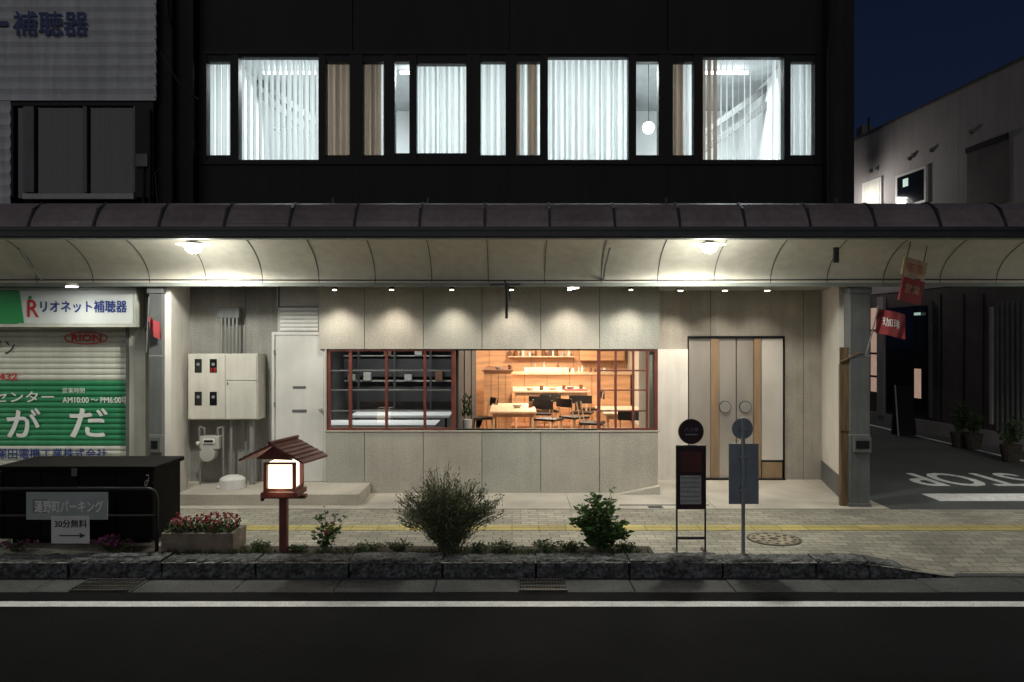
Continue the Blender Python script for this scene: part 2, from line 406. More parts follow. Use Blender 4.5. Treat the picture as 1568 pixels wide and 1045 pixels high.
small_down(878,441,9.95,55); small_down(110,439,9.7,16); small_down(822,363,8.7,8)
for i,u in enumerate((508,600,692,783,872,966)):
    D=10.46; xx=X(u,D)+ (0.04 if i==0 else 0)
    g=G('wall_washer_spotlight')
    g.cyl('base',black,(xx,D,2.82),(xx,D,2.868),.03,n=14); g.cyl('body',black,(xx,D-.01,2.785),(xx,D,2.82),.03,n=14)
    g.cyl('lens',spotglow,(xx,D-.01,2.777),(xx,D-.01,2.783),.026,n=14)
    e=g.done()
    lamp('SPOT','light',(xx,D-.01,2.765),36,(1,.91,.77),.06,e,rot=(math.radians(22),0,0),spot=80,blend=1)
for u,P in ((1042,95),(1110,48),(1175,34)):
    D=11.35; xx=X(u,D)
    g=G('recess_downlight'); g.cyl('ring',white,(xx,D,2.83),(xx,D,2.858),.05,n=18); g.cyl('lens',spotglow,(xx,D,2.824),(xx,D,2.829),.035,n=18)
    e=g.done(); lamp('SPOT','light',(xx,D,2.81),P,(1,.91,.78),.05,e,rot=(math.radians(10),math.radians(6 if u==1042 else 0),0),spot=100,blend=1)
def post(x0,x1,y):
    g=G('canopy_post')
    g.box('shaft',greymetal,x0,x1,y,y+.2,0.0,2.77); g.box('base',greymetal,x0-.015,x1+.015,y-.015,y+.215,.0,.05)
    g.box('bracket',greymetal,x0-.02,x1+.02,y-.02,y+.22,2.70,2.78)
    zz=Z(683,y); g.box('control_box',greymetal,x0+.03,x1+.0,y-.05,y-.001,zz-.08,zz+.12); g.box('control_panel',black,x0+.05,x1-.03,y-.056,y-.051,zz-.03,zz+.07)
    for z in (.9,1.9): g.box('band',pipegr,x0-.004,x1+.004,y-.004,y+.204,z,z+.02)
    g.done(.006)
post(X(228,9.9),X(248,9.9),9.9); post(X(1302,9.9),X(1332,9.9),9.9); post(-12.6,-12.4,9.9)
g=G('timber_plank'); x0=X(1286,9.98);x1=X(1300,9.98)
g.box('plank',plank,x0,x1-.005,9.95,10.02,0,Z(558,9.98)); g.box('cap',plank,x0-.02,x1+.0,9.935,9.949,Z(660,9.98),Z(532,9.98)); g.tube('tie',plank,[(x0-.02,9.93,Z(555,9.98)),(x1+.1,9.88,Z(540,9.98))],.016); g.done(.005)

# ---------------------------------------------------------------- cafe building
g=G('cafe_building')
zt=2.868
seams=[498,558,648,738,828,918,1008]
for i,(a,b_) in enumerate(zip(seams[:-1],seams[1:])):
    g.box('lower_panel',boards[(i*2+1)%3],X(a,W)+.004,X(b_,W)-.004,W+.0015*(i%2),W+.088,0.0,.845)
g.box('lower_panel_return',board,X(1008,W)-.1,X(1008,W)-.006,W+.1211,11.84,0,2.85)
g.box('sill',board,X(498,W),X(1010,W),W-.012,W+.14,.848,.866)
seams=[488,558,648,738,828,918,1010]
for i,(a,b_) in enumerate(zip(seams[:-1],seams[1:])):
    g.box('upper_panel',boards[(i*2)%3],X(a,W)+.004,X(b_,W)-.004,W+.0015*(i%2),W+.088,1.99,zt)
g.box('panel_backing',black,X(488,W)+.01,X(1010,W)-.11,W+.09,W+.118,.0,.84)
g.box('panel_backing',black,X(488,W)+.01,X(1010,W)-.02,W+.09,W+.118,1.995,zt)
g.box('jamb',board,X(498,W),X(500,W)-.002,W,W+.12,.868,1.988)
g.box('side_wall',greywall,X(283,W),X(415,W),W+.1,W+.25,0,zt)
g.box('wall_joint',black,X(372,W),X(372,W)+.004,W+.098,W+.11,0.15,zt)
g.box('side_wall_head',greywall,X(415,W)+.001,X(488,W)-.001,W+.102,W+.25,Z(508,W),zt)
g.box('vent_panel_frame',plast,X(424,W),X(488,W)-.003,W+.04,W+.10,Z(509,W),Z(471,W))
for i in range(6):
    z0=Z(508,W)+.012+i*.055; g.prism('louvre',white,[(X(428,W),W+.015,z0),(X(428,W),W+.035,z0+.045),(X(428,W),W+.039,z0+.045),(X(428,W),W+.02,z0)],(X(486,W)-X(428,W),0,0))
g.box('trim',plast,X(422,W),X(424,W)-.001,W+.05,W+.1,Z(470,W),zt); g.box('trim_panel',plast,X(426,W),X(488,W)-.003,W+.07,W+.1,Z(469,W),zt)
g.box('door_frame',white,X(415,W),X(497,W),W+.03,W+.1,2.185,2.225); g.box('door_frame',white,X(415,W),X(418,W)+.01,W+.03,W+.1,.15,2.184)
g.box('door_frame',white,X(495,W),X(498,W)-.004,W+.03,W+.1,.15,2.184)
g.box('door_leaf',white,X(419,W)+.012,X(494,W),W+.05,W+.09,.16,2.18)
g.box('door_sign',greymetal,X(447,W),X(467,W),W+.046,W+.05,Z(596,W),Z(592,W)); g.box('letter_slot',greymetal,X(446,W),X(468,W),W+.040,W+.05,Z(632,W),Z(628,W))
for v in (540,620,715): g.box('hinge',greymetal,X(418,W)+.004,X(419,W)+.01,W+.025,W+.03,Z(v+4,W),Z(v-4,W))
g.ball('door_knob',chrome,(X(490,W),W+.01,Z(627,W)),.028); g.cyl('door_knob',chrome,(X(490,W),W+.01,Z(627,W)),(X(490,W),W+.05,Z(627,W)),.012)
g.prism('left_pier',whitecol,[(X(250,9.98),9.98,0),(X(262,9.98),9.98,0),(X(291,10.92),10.95,0),(X(291,10.92)-.6,10.95,0),(X(250,9.98),10.4,0)],(0,0,zt))
g.box('pier_base',whitecol,X(250,9.98)-.01,X(262,9.98)+.015,9.965,9.979,0,.12)
g.prism('right_pier',whitecol,[(4.39,10.52,0),(4.70,10.52,0),(4.71,12.2,0),(4.69,12.2,0),(4.685,11.85,0)],(0,0,zt))
g.prism('skirting',greymetal,[(4.38,10.515,0),(4.39,10.515,0),(4.683,11.85,0),(4.673,11.85,0)],(0,0,.3))
E=11.85; dx0,dx1=X(1053,E),X(1201,E); dz=Z(515,E)
xe=X(1010,W); zw=Z(535,E)
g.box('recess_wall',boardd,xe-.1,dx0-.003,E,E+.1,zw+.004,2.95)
g.box('recess_overlit_wall',whitecol,xe-.1,dx0-.003,E-.03,E+.1,0,zw)  # paler colour stands in for strong light on this strip of concrete
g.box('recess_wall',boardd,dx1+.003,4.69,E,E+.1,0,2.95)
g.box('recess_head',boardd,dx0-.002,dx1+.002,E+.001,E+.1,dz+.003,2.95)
for u in (1088,1230): g.box('recess_joint',black,X(u,E)-.003,X(u,E)+.003,E-.002,E+.002,(dz+.003) if u<1200 else 0,2.95)
g.box('recess_soffit',soffm,xe+.002,4.68,W-.018,E-.002,2.862,2.9)
g.box('entrance_frame',black,dx0,dx1,E-.02,E+.05,dz-.035,dz)
g.box('entrance_frame',black,dx0,dx0+.012,E-.02,E+.05,.0,dz-.036); g.box('entrance_frame',black,dx1-.012,dx1,E-.02,E+.05,0,dz-.036)
def es(u0,u1,mat,nm,y=0,z0=.03,z1=None): g.box(nm,mat,X(u0,E)+.002,X(u1,E)-.002,E+y,E+y+.04,z0,(z1 or dz-.037))
es(1055,1088,doorst,'side_panel',.01); es(1088,1100,tan,'timber_mullion',-.015); es(1100,1127,doorst,'door_leaf_left',.005); es(1128.2,1154,doorst,'door_leaf_right',.005)
es(1127.3,1127.9,black,'door_gap',.02)
for u in (1101,1152.6): es(u,u+1,tan,'leaf_edge',-.001)
es(1154,1165,tan,'timber_mullion',-.015)
es(1166,1199,frost,'right_panel',.0,.3); es(1166,1197,tan,'kick_board',-.03,.03,.27); es(1166,1199,black,'panel_rail',-.005,.275,.298)
g.box('threshold',black,dx0,dx1,E-.06,E-.021,0.006,.03)
for u in (1110,1141):
    g.cyl('door_pull_rim',inkk,(X(u,E-.05),E-.068,Z(623,E)),(X(u,E-.05),E-.05,Z(623,E)),.092,n=28)
    g.cyl('door_pull',chrome,(X(u,E-.05),E-.075,Z(623,E)),(X(u,E-.05),E-.0685,Z(623,E)),.082,n=28); g.cyl('door_pull_stem',inkk,(X(u,E),E-.048,Z(623,E)),(X(u,E),E+.004,Z(623,E)),.03,n=14)
fz0,fz1=.868,1.988
def fr(u0,u1,z0=fz0,z1=fz1,y=.03,m=redframe): g.box('window_frame',m,X(u0,W),X(u1,W),W+y,W+y+.05,z0,z1)
fr(500,505); fr(1003,1008)
for u0,u1 in ((533,538),(589,593),(648,652),(691,697),(915,920),(942,945),(969,972),(990,993)): fr(u0,u1,fz0+.031,fz1-.031)
fr(505.2,697,fz1-.03,fz1); fr(505.2,697,fz0,fz0+.03); fr(915,1002.8,fz1-.03,fz1); fr(915,1002.8,fz0,fz0+.03)
g.box('track',black,X(697.2,W),X(914.8,W),W+.03,W+.08,fz0,fz0+.018); g.box('track',black,X(697.2,W),X(914.8,W),W+.03,W+.08,fz1-.02,fz1)
for a,b_ in ((505,533),(538,589),(593,648),(652,691),(920,942),(945,969),(972,990)):
    for v in (568,598,630): fr(a+.2,b_-.2,Z(v+1.0,W),Z(v-1.0,W),.04,greymetal if a<900 else redframe)
for a,b_ in ((505,697),(915,1003)): g.poly('glazing',glass,[(X(a,W),W+.065,fz0),(X(b_,W),W+.065,fz0),(X(b_,W),W+.065,fz1),(X(a,W),W+.065,fz1)])
# ---- upper storey
wins=[(317,353,95,238,'w'),(366,488,88,245,'o'),(499,536,95,238,'b'),(556,588,95,238,'bw'),(605,627,95,235,'o'),(638,714,98,235,'w'),(736,774,95,238,'w2'),
(791,827,95,238,'bb'),(839,962,88,245,'w'),(974,1008,95,238,'o2'),(1030,1062,95,238,'bw'),(1076,1200,88,245,'bo'),(1210,1247,95,238,'w2')]
bz0,bz1=Z(247,W),Z(84,W)
bx0,bx1=X(305,W),X(1261,W)
pxs=[bx0,X(540,W),X(780,W),X(1022,W),bx1]
for a,b_ in zip(pxs[:-1],pxs[1:]):
    g.box('cladding_panel',darkclad,a+.006,b_-.006,W,W+.12,2.91,bz0-.05)
    g.box('cladding_panel',darkclad,a+.006,b_-.006,W,W+.12,bz1+.05,9.5)
    g.box('cladding_fin',pillarm,a-.004,a+.004,W-.006,W+.05,2.95,bz0-.06)
g.box('cladding_backing',black,bx0,bx1,W+.06,W+.14,2.905,bz0-.001); g.box('cladding_backing',black,bx0,bx1,W+.06,W+.14,bz1+.001,9.5)
g.box('window_sill',black,bx0,bx1,W-.03,W+.12,bz0-.049,bz0); g.box('window_head',black,bx0,bx1,W-.03,W+.12,bz1,bz1+.049)
prev=305
for (u0,u1,v0,v1,t) in wins+[(1261,0,0,0,'')]:
    g.box('window_mullion',black,X(prev,W)+.001,X(u0,W)-.001,W-.02,W+.12,bz0+.001,bz1-.001)
    if t:
        g.box('window_rail',black,X(u0,W),X(u1,W),W-.005,W+.11,bz0+.001,Z(v1,W)); g.box('window_rail',black,X(u0,W),X(u1,W),W-.005,W+.11,Z(v0,W),bz1-.001)
        if u0==638:
            g.box('sash',black,X(628,W),X(638,W),W-.03,W-.02,bz0+.01,bz1-.01); g.box('sash',black,X(714,W),X(722,W),W-.03,W-.02,bz0+.01,bz1-.01)
        g.poly('upper_glazing',glassup,[(X(u0,W),W+.05,bz0),(X(u1,W),W+.05,bz0),(X(u1,W),W+.05,bz1),(X(u0,W),W+.05,bz1)])
        yb=W+.22; x0,x1=X(u0,W)-.06,X(u1,W)+.06
        pleat=t in('w','w2','b','bw','bb') and u0!=317
        n=max(2,int((x1-x0)/.078)); 
        if pleat:
            m_=n*8
            for k in range(m_):
                def pt(q):
                    xx=x0+(x1-x0)*q/m_; ph=q/8*2*math.pi
                    return xx+.010*math.sin(ph*.5+u0), yb+.034*math.sin(ph+.6*math.sin(q*.11+u0))+.01*math.sin(q*.37)
                f=k/m_; mat=blind
                if t=='b': mat=blindb
                if t=='bb': mat=blindb if f<.25 or (.45<f<.8) else blind
                if t=='bw': mat=blindb if f<.65 else blind
                (xa_,ya),(xb_,yb_)=pt(k),pt(k+1)
                g.poly('curtain',mat,[(xa_,ya,bz0-.05),(xb_,yb_,bz0-.05),(xb_+.004*math.sin(k),yb_,bz1+.05),(xa_+.004*math.sin(k-1),ya,bz1+.05)],True)
        else:
            for k in range(n):
                xx=x0+(x1-x0)*(k+.5)/n; f=(k+.5)/n; mat=blind; ang=U(.5,.7); w=.074
                if t=='o':
                    if u1-u0<50: continue
                    ang=1.2-.5*f+U(-.1,.1)
                if t=='o2': continue
                if t=='w': ang=.25
                if t=='bo':
                    if f<.3: mat=blindb; ang=.5
                    elif f<.85: ang=1.15+U(-.1,.1)
                cx,sx=math.cos(ang)*w/2,math.sin(ang)*w/2
                g.poly('blind_slat',mat,[(xx-cx,yb-sx,bz0-.05),(xx+cx,yb+sx,bz0-.05),(xx+cx,yb+sx,bz1+.05),(xx-cx,yb-sx,bz1+.05)])
    prev=u1
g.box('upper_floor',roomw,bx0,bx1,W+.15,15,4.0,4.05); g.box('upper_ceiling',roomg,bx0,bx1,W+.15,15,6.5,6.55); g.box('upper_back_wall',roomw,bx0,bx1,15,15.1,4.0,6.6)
g.box('upper_side_wall',roomw,bx0-.1,bx0,W+.15,15,4.0,6.6); g.box('upper_side_wall',roomw,bx1,bx1+.1,W+.15,15,4.0,6.6)
for x0,sg in ((-5.2,1),(-4.9,1),(5.5,-1),(5.1,-1)):
    g.prism('stair_stringer',midint,[(x0,13.2,7.0),(x0,13.2,6.88),(x0+sg*3.2,13.2,4.6),(x0+sg*3.2,13.2,4.72)],(0,.12,0))
for xx in (-1.6,.5,2.2): g.box('upper_partition',midint,xx,xx+.05,14.2,14.9,4.05,6.5)
for xx,zz_ in ((-3.6,5.0),(-2.9,4.75),(2.9,4.85)): g.box('upper_shelving',midint,xx,xx+.5,14.4,14.95,4.05,zz_)
for zz_ in (5.0,5.6): g.box('handrail',midint,-4.0,-2.4,13.0,13.03,zz_,zz_+.03)
g.ball('pendant',lampglow,(X(993,12.2),12.2,Z(196,12.2)),.09); g.cyl('pendant_cord',black,(X(993,12.2),12.2,Z(190,12.2)),(X(993,12.2),12.2,6.5),.006)
for xx in (-3.4,-1.2,1.0,3.2): g.box('tube',tubeglow,xx-.6,xx+.6,12.6,12.64,6.40,6.44)
g.box('pillar',pillarm,X(247,10.6),X(268,10.6),10.5,11.5,2.91,9.5); g.box('pillar',darkclad,X(270,10.6),bx0-.002,10.6,11.5,2.91,9.5)
g.box('pillar',pillarm,bx1+.002,X(1290,10.7),10.65,11.5,2.91,9.5); g.box('pillar',darkclad,X(1290,10.7)+.003,X(1308,10.7),10.7,11.5,2.91,9.5)
g.tube('downpipe',pillarm,[(X(262,10.4),10.4,3.7),(X(262,10.4),10.4,6.2),(X(258,10.4),10.35,6.5),(X(258,10.4),10.35,9.4)],.03)
g.tube('downpipe',pillarm,[(X(1270,10.5),10.55,3.7),(X(1270,10.5),10.55,6.0),(X(1276,10.5),10.55,6.3),(X(1276,10.5),10.55,9.4)],.025)
g.box('roof',darkclad,X(247,10.6),4.715,W+.15,24,9.3,9.5); g.box('side',darkclad,4.6,4.715,12.3,24,0,9.3); g.box('rear',darkclad,-4.7,4.6,23.9,24,0,9.3); g.box('side_l',darkclad,-4.75,-4.7,12,24,0,9.3)
g.box('floor_slab',darkint,-4.6,4.59,W+.26,23.8,2.91,2.95)
# ---- cafe interior
FL=.1
for nm,mt,z0,z1 in (('cafe_floor',woodfl,.01,FL),('cafe_ceiling',cream,2.75,2.8)):
    g.box(nm,mt,-.74,1.9,W+.14,11.98,z0,z1); g.box(nm,mt,-.74,4.0,11.981,21,z0,z1)
g.box('cafe_back_wall',wood,-3,4.0,20.5,20.6,FL,2.75)
g.box('cafe_right_wall',cream,3.0,3.1,12.0,20.5,FL,2.75); g.box('cafe_front_inner',cream,1.95,3.0,11.97,12.02,FL,2.75)
g.box('partition',darkint,-.80,-.75,W+.2,16.4,FL,2.75); 
for yy in (12.2,14.3): g.box('partition_post',black,-.748,-.735,yy,yy+.04,FL,2.75)
g.box('cafe_left_wall',wood,-3.0,-2.9,16.5,20.5,FL,2.75)
for x0 in (-.6,.5,1.6,2.6): g.box('panel_joint',woodd,x0,x0+.008,20.492,20.5,FL,2.75)
g.box('gallery_floor',cream,-3.6,-.81,W+.14,15.8,0.01,FL); g.box('gallery_back',midint,-3.6,-.81,15.8,15.9,FL,2.75); g.box('gallery_side',midint,-3.7,-3.6,W+.14,15.9,0,2.75); g.box('gallery_ceiling',darkint,-3.6,-.81,W+.13,15.9,2.75,2.8)
for i,(z0,z1,mt) in enumerate(((.9,1.2,darkint),(1.3,1.33,plast),(1.4,1.75,darkint),(1.8,1.82,plast),(1.9,2.2,darkint))): g.box('gallery_shelf',mt,-3.3,-1.2,15.5-.05*i,15.78,z0,z1)
for xx in (-3.0,-2.3,-1.6): g.box('gallery_upright',darkint,xx,xx+.04,15.2,15.25,.1,2.3)
for i,(xx,zc) in enumerate(((-3.2,1.33),(-2.9,1.33),(-2.5,1.82),(-2.1,1.33),(-1.9,1.82),(-1.5,1.33))): g.box('gallery_goods',(plast,paper,woodd)[i%3],xx,xx+.14,15.3,15.44,zc,zc+.12+.04*(i%3))
g.box('gallery_table',roomw,-3.3,-1.2,12.3,13.1,.74,.78); g.box('gallery_table',roomw,-2.9,-1.1,13.9,15.0,.74,.78)
for (a,c) in ((-3.2,12.4),(-1.3,12.4),(-2.8,14),(-1.2,14)): g.box('gallery_table_leg',black,a,a+.04,c,c+.04,FL,.74)
cafe=g.done()
lamp('AREA','gallery_light',(-2.2,13.6,2.7),60,(1,.98,.94),1.2,cafe)
for xx in (-3.2,-1.1,1.1,3.2): lamp('AREA','upper_room_light',(xx,12.6,6.38),88,(.93,.99,1),1.3,cafe,sy=.3)
for (xx,yy,P) in ((.5,13,75),(.9,15.8,95),(.8,18.6,130),(-1.6,18.6,70),(2.2,16.5,65)): lamp('AREA','cafe_light',(xx,yy,2.7),P,(1,.86,.67),.6,cafe)

def table(name,x0,x1,y0,y1,zt,m=woodpale,leg=woodpale,tk=.035):
    g=G(name); g.box('top',m,x0,x1,y0,y1,zt-tk,zt)
    for a in (x0+.05,x1-.09):
        for c in (y0+.05,y1-.09): g.box('leg',leg,a,a+.04,c,c+.04,FL,zt-tk)
    g.box('apron',leg,x0+.08,x1-.08,y0+.06,y0+.08,zt-tk-.07,zt-tk); g.done(.004)
table('dining_table',-.40,.44,14.0,15.9,.84)
table('dining_table',.02,1.68,16.9,18.5,1.02)
table('dining_table',1.6,2.4,13.6,15.2,.84)
def chair(x,y,rot,s=1,m=chairb):
    g=G('dining_chair'); T=Matrix.Translation((x,y,FL))@Matrix.Rotation(rot,4,'Z')@Matrix.Scale(s,4)
    def c(p,mm,a,b,r): g.cyl(p,mm,T@Vector(a),T@Vector(b),r,n=8)
    g.box('seat',m,-.21,.21,-.2,.2,.43,.47,T=T)
    for a in (-1,1):
        c('leg',woodpale,(a*.17,-.16,.43),(a*.22,-.21,0),.014); c('leg',woodpale,(a*.17,.16,.43),(a*.21,.23,0),.014)
        c('back_post',woodpale,(a*.18,.18,.45),(a*.2,.25,.82),.012)
    N=8
    for i in range(N):
        t0=-1+2*i/N; t1=-1+2*(i+1)/N
        P=[Vector((t*.23,.26+.05*(1-t*t),z)) for t in (t0,t1) for z in (.66,.82)]
        g.poly('backrest',m,[T@P[0],T@P[2],T@P[3],T@P[1]],True)
    c('stretcher',woodpale,(-.19,0,.2),(.19,0,.2),.01)
    g.done()
for a in ((.72,15.3,2.6,),(-.62,15.6,-1.2),(.75,17.1,3.4),(1.5,16.7,2.9),(1.75,17.6,-1.5),(.6,16.5,3.1),(1.25,15.7,2.2),(1.5,14.6,1.3),(2.0,13.2,3.1)): chair(a[0],a[1],a[2],s=1.05)
g=G('kitchen_counter'); g.box('front',wood,-.0,2.9,19.2,19.9,FL,1.28); g.box('top',woodpale,-.03,2.95,19.15,19.95,1.28,1.33); g.box('side_cabinet',wood,-.62,-.0-.01,17.3,19.9,FL,1.42); g.box('side_top',woodd,-.65,.02,17.25,19.9,1.42,1.46)
for i in range(5): g.box('gap',woodd,.3+i*.55,.31+i*.55,19.195,19.2,FL,1.27)
for i in range(3): g.box('gap',woodd,-.46+i*.16,-.455+i*.16,17.294,17.3,FL,1.41)
g.box('sink_splash',steel,.3,1.4,19.3,19.35,1.335,1.45); g.done()
g=G('wall_shelf'); 
for z in (1.68,2.02): g.box('board',woodpale,-.1,1.6,20.25,20.5,z,z+.03)
g.box('cupboard',wood,1.75,2.9,20.2,20.5,1.6,2.3); g.done()
for z in (1.71,2.05,1.33):
    g=G('bottles_and_crockery'); xx=-.05 if z>1.4 else .35
    while xx<(1.55 if z>1.4 else 2.6):
        yy=20.36 if z>1.4 else U(19.25,19.6); h=U(.08,.27); r=U(.025,.05); mt=random.choice([bottle,whcer,woodd,plast,steel,whcer,woodd])
        g.cyl('bottle',mt,(xx,yy,z),(xx,yy,z+h*.65),r,n=10); g.cyl('neck',mt,(xx,yy,z+h*.65),(xx,yy,z+h),r*.7 if h<.15 else r*.35,n=8); xx+=U(.07,.2)
    g.done()
for (x,y,z) in ((.9,17.3,1.02),(1.3,17.5,1.02),(.1,14.8,.84),(-.3,17.6,1.46),(.4,17.2,1.02)):
    g=G('tableware'); g.cyl('bowl',whcer,(x,y,z),(x,y,z+.06),.05,.1,n=14); g.cyl('cup',woodd,(x+.25,y+.1,z),(x+.25,y+.1,z+.1),.04,n=12); g.done()
g=G('table_runner'); g.box('cloth',redcloth,1.15,1.65,16.95,17.5,1.022,1.032); g.done()
def leaf(g,part,mat,p,d,size,w=.45):
    b=g.bm(part,mat); d=d.normalized(); a=d.orthogonal().normalized(); a=(Matrix.Rotation(U(0,6.28),3,d)@a)
    nrm=d.cross(a)*size*.12
    v=[b.verts.new(p),b.verts.new(p+d*size*.45+a*size*w*.5+nrm),b.verts.new(p+d*size),b.verts.new(p+d*size*.45-a*size*w*.5+nrm)]
    b.faces.new([v[0],v[1],v[2]]); b.faces.new([v[0],v[2],v[3]])
g=G('indoor_plant'); 
g.cyl('pot',whcer,(-.66,11.5,FL),(-.66,11.5,.95),.06,.07,n=14)
for i in range(60): leaf(g,'leaves',leafd,Vector((-.66,11.5,.97+U(0,.3)))+Vector((U(-.06,.06),U(-.1,.1),0)),Vector((U(-.5,.7),U(-1,1),U(0,1.2))),U(.06,.13),.35)
g.done()

# ---------------------------------------------------------------- service items on left
g=G('service_platform'); g.box('slab',apron,X(270,9.98),X(550,9.98),9.98,W-.005,0,.15); g.box('slab_rear',apron,X(285,W),X(497,W),W-.004,W+.09,0,.15); g.done(.01)
D=10.55
g=G('electric_meter_cabinet')
x0,x1=X(288,D),X(395,D); z0,z1=Z(643,D),Z(542,D)
g.box('case',elec,x0,x1,D,W+.09,z0,z1)
xm=X(346,D); zm=Z(583,D)
g.box('left_door',elec,x0+.012,xm-.006,D-.018,D-.001,z0+.012,z1-.012); g.box('right_upper_door',elec,xm+.006,x1-.012,D-.018,D-.001,zm+.004,z1-.012); g.box('right_lower_door',elec,xm+.006,x1-.012,D-.018,D-.001,z0+.012,zm-.004)
for ua,ub in ((299,310),(322,333)):
    for va,vb in ((550,571),(600,621)):
        g.box('meter_window',darkglass,X(ua,D),X(ub,D),D-.024,D-.0185,Z(vb,D),Z(va,D)); g.cyl('meter_dial',pipegr,(X((ua+ub)/2,D),D-.027,Z(va+8,D)),(X((ua+ub)/2,D),D-.0245,Z(va+8,D)),.022,n=14)
g.box('lock',greymetal,xm+.02,xm+.04,D-.026,D-.018,zm-.06,zm-.02)
g.text('notice',inkr,'注意',X(322,D),X(333,D),Z(570,D),Z(563,D),D-.028)
for i in range(5):
    u=334+i*6; g.cyl('conduit',pipegr,(X(u,D),D+.12,z1),(X(u,D),D+.12,Z(486,D)),.014)
g.box('junction',greymetal,X(328,D),X(362,D),D+.1,D+.2,Z(487,D),Z(470,D))
g.cyl('earth_pipe',pipegr,(X(350,D),D+.1,z0),(X(350,D),D+.1,.15),.02); g.cyl('earth_pipe',pipegr,(X(382,D),D+.1,z0),(X(382,D),D+.1,.15),.035); g.cyl('earth_pipe',pipegr,(X(373,D),D+.1,z0-.3),(X(373,D),D+.1,.15),.014)
g.done(.004,('conduit','earth_pipe'))
g=G('gas_meter'); cx=X(320,D); cz=Z(682,D)
g.box('body',plast,cx-.13,cx+.13,D,D+.17,cz-.06,cz+.12); g.cyl('drum',plast,(cx-.02,D-.02,cz-.12),(cx-.02,D+.15,cz-.12),.1,n=24); g.box('dial_case',white,cx-.08,cx+.08,D-.02,D-.001,cz+.02,cz+.09); g.box('dial',black,cx-.06,cx+.06,D-.024,D-.021,cz+.04,cz+.07)
for s_ in (-1,1): g.tube('pipe',pipegr,[(cx+s_*.09,D+.08,cz+.12),(cx+s_*.09,D+.08,cz+.22),(cx+s_*.16,D+.08,cz+.24),(cx+s_*.16,D+.1,.15)],.016)
g.ball('valve',whcer,(cx-.16,D+.03,cz+.02),.03)
g.done(.015,('pipe','drum'))
g=G('meter_cover'); cx=X(354,10.35); g.cyl('base',white,(cx,10.4,.15),(cx,10.4,.27),.17,.165,n=24); g.ball('lid',white,(cx,10.4,.26),.165,(1,1,.4),24); g.box('step',white,cx-.19,cx+.15,10.3,10.5,.15,.19); g.done(.01)

# ---------------------------------------------------------------- shop at left
g=G('shutter_shop'); S=10.4
def slats(z0,z1,x0,x1,y,mat,part,pitch=.075,dep=.016):
    yz=[]; n=int(round((z1-z0)/pitch))
    for i in range(n):
        for k in range(5):
            t=k/5; yz.append((y-dep*math.sin(math.pi*t)**.7,z0+(i+t)*(z1-z0)/n))
    yz.append((y,z1)); g.sweep(part,mat,yz,x0,x1)
sx0,sx1=-9.5,X(200,S)
zA,zB,zC,zD_=Z(705,S),Z(683,S),Z(583,S),Z(497,S)
slats(zA,zB,sx0,sx1,S,shutw,'shutter_bottom'); slats(zB,zC,sx0,sx1,S,greenp,'shutter_green_band'); slats(zC,zD_,sx0,sx1,S,shutw,'shutter_top')
g.box('plinth',shutw,sx0,X(232,S),S-.12,S+.1,zA-.12,zA-.003); g.box('lower_wall',greywall,sx0,X(232,S),S-.05,S+.1,0,zA-.13)
g.box('jamb',shutw,sx1+.002,X(228,S),S-.1,S+.1,zA,3.0); g.box('guide',greymetal,sx1-.0,sx1+.03,S-.13,S-.101,zA,zD_)
g.box('header',shutw,sx0,sx1,S-.02,S+.1,zD_+.001,3.1)
g.tube('power_cord',blackp,[(X(232,S),S-.12,2.7),(X(236,S),S-.13,2.3),(X(229,S),S-.13,2.25)],.006)
yt=S-.022
g.text('lettering',inkw,'センター',X(-8,S),X(84,S),Z(616,S),Z(600,S),yt,1)
g.text('lettering',inkw,'が',X(12,S),X(62,S),Z(670,S),Z(627,S),yt,4); g.text('lettering',inkw,'だ',X(108,S),X(165,S),Z(670,S),Z(627,S),yt,4)
g.text('lettering',inkw,'営業時間',X(97,S),X(131,S),Z(602,S),Z(594,S),yt); g.text('lettering',inkw,'AM10:00 〜 PM6:00頃',X(97,S),X(198,S),Z(618,S),Z(607,S),yt,1)
g.text('lettering_blue',inkb,'塚田電機工業株式会社',X(-4,S),X(165,S),Z(703,S),Z(687,S),yt,1)
g.text('lettering_red',inkr,'-432',X(-6,S),X(28,S),Z(582,S),Z(572,S),yt,1)
g.text('lettering_black',inkk,'ノン',X(-10,S),X(24,S),Z(543,S),Z(522,S),yt,1)
for k in range(40):
    a0=2*math.pi*k/40; a1=2*math.pi*(k+1)/40; c=Vector((X(133,S),yt-.004,Z(518,S))); rx,rz=.29,.085
    p=lambda a,q:(c.x+(rx-q)*math.cos(a),c.y,c.z+(rz-q)*math.sin(a)); g.poly('badge_ring',inkr,[p(a0,0),p(a1,0),p(a1,.016),p(a0,.016)])
g.text('badge_text',inkr,'RION',X(111,S),X(156,S),Z(523,S),Z(513,S),yt-.004,2)
g.done()
g=G('shop_sign'); S2=10.05
g.box('panel',signw,X(28,S2),X(205,S2),S2,S2+.22,Z(496,S2),Z(445,S2)); g.box('panel_green',signg,-9.4,X(28,S2)-.001,S2,S2+.22,Z(496,S2),Z(445,S2))
g.box('frame',shutw,-9.4,X(208,S2),S2-.01,S2+.23,Z(501,S2),Z(496.5,S2)); g.box('frame',shutw,-9.4,X(208,S2),S2-.01,S2+.23,Z(444.5,S2),Z(441,S2)); g.box('frame',shutw,X(205.2,S2),X(208,S2),S2-.01,S2+.23,Z(496,S2),Z(445,S2))
g.text('lettering',inkb,'リオネット補聴器',X(62,S2),X(194,S2),Z(479,S2),Z(461,S2),S2-.004,2)
g.text('logo',inkr,'R',X(42,S2),X(59,S2),Z(486,S2),Z(460,S2),S2-.004,2)
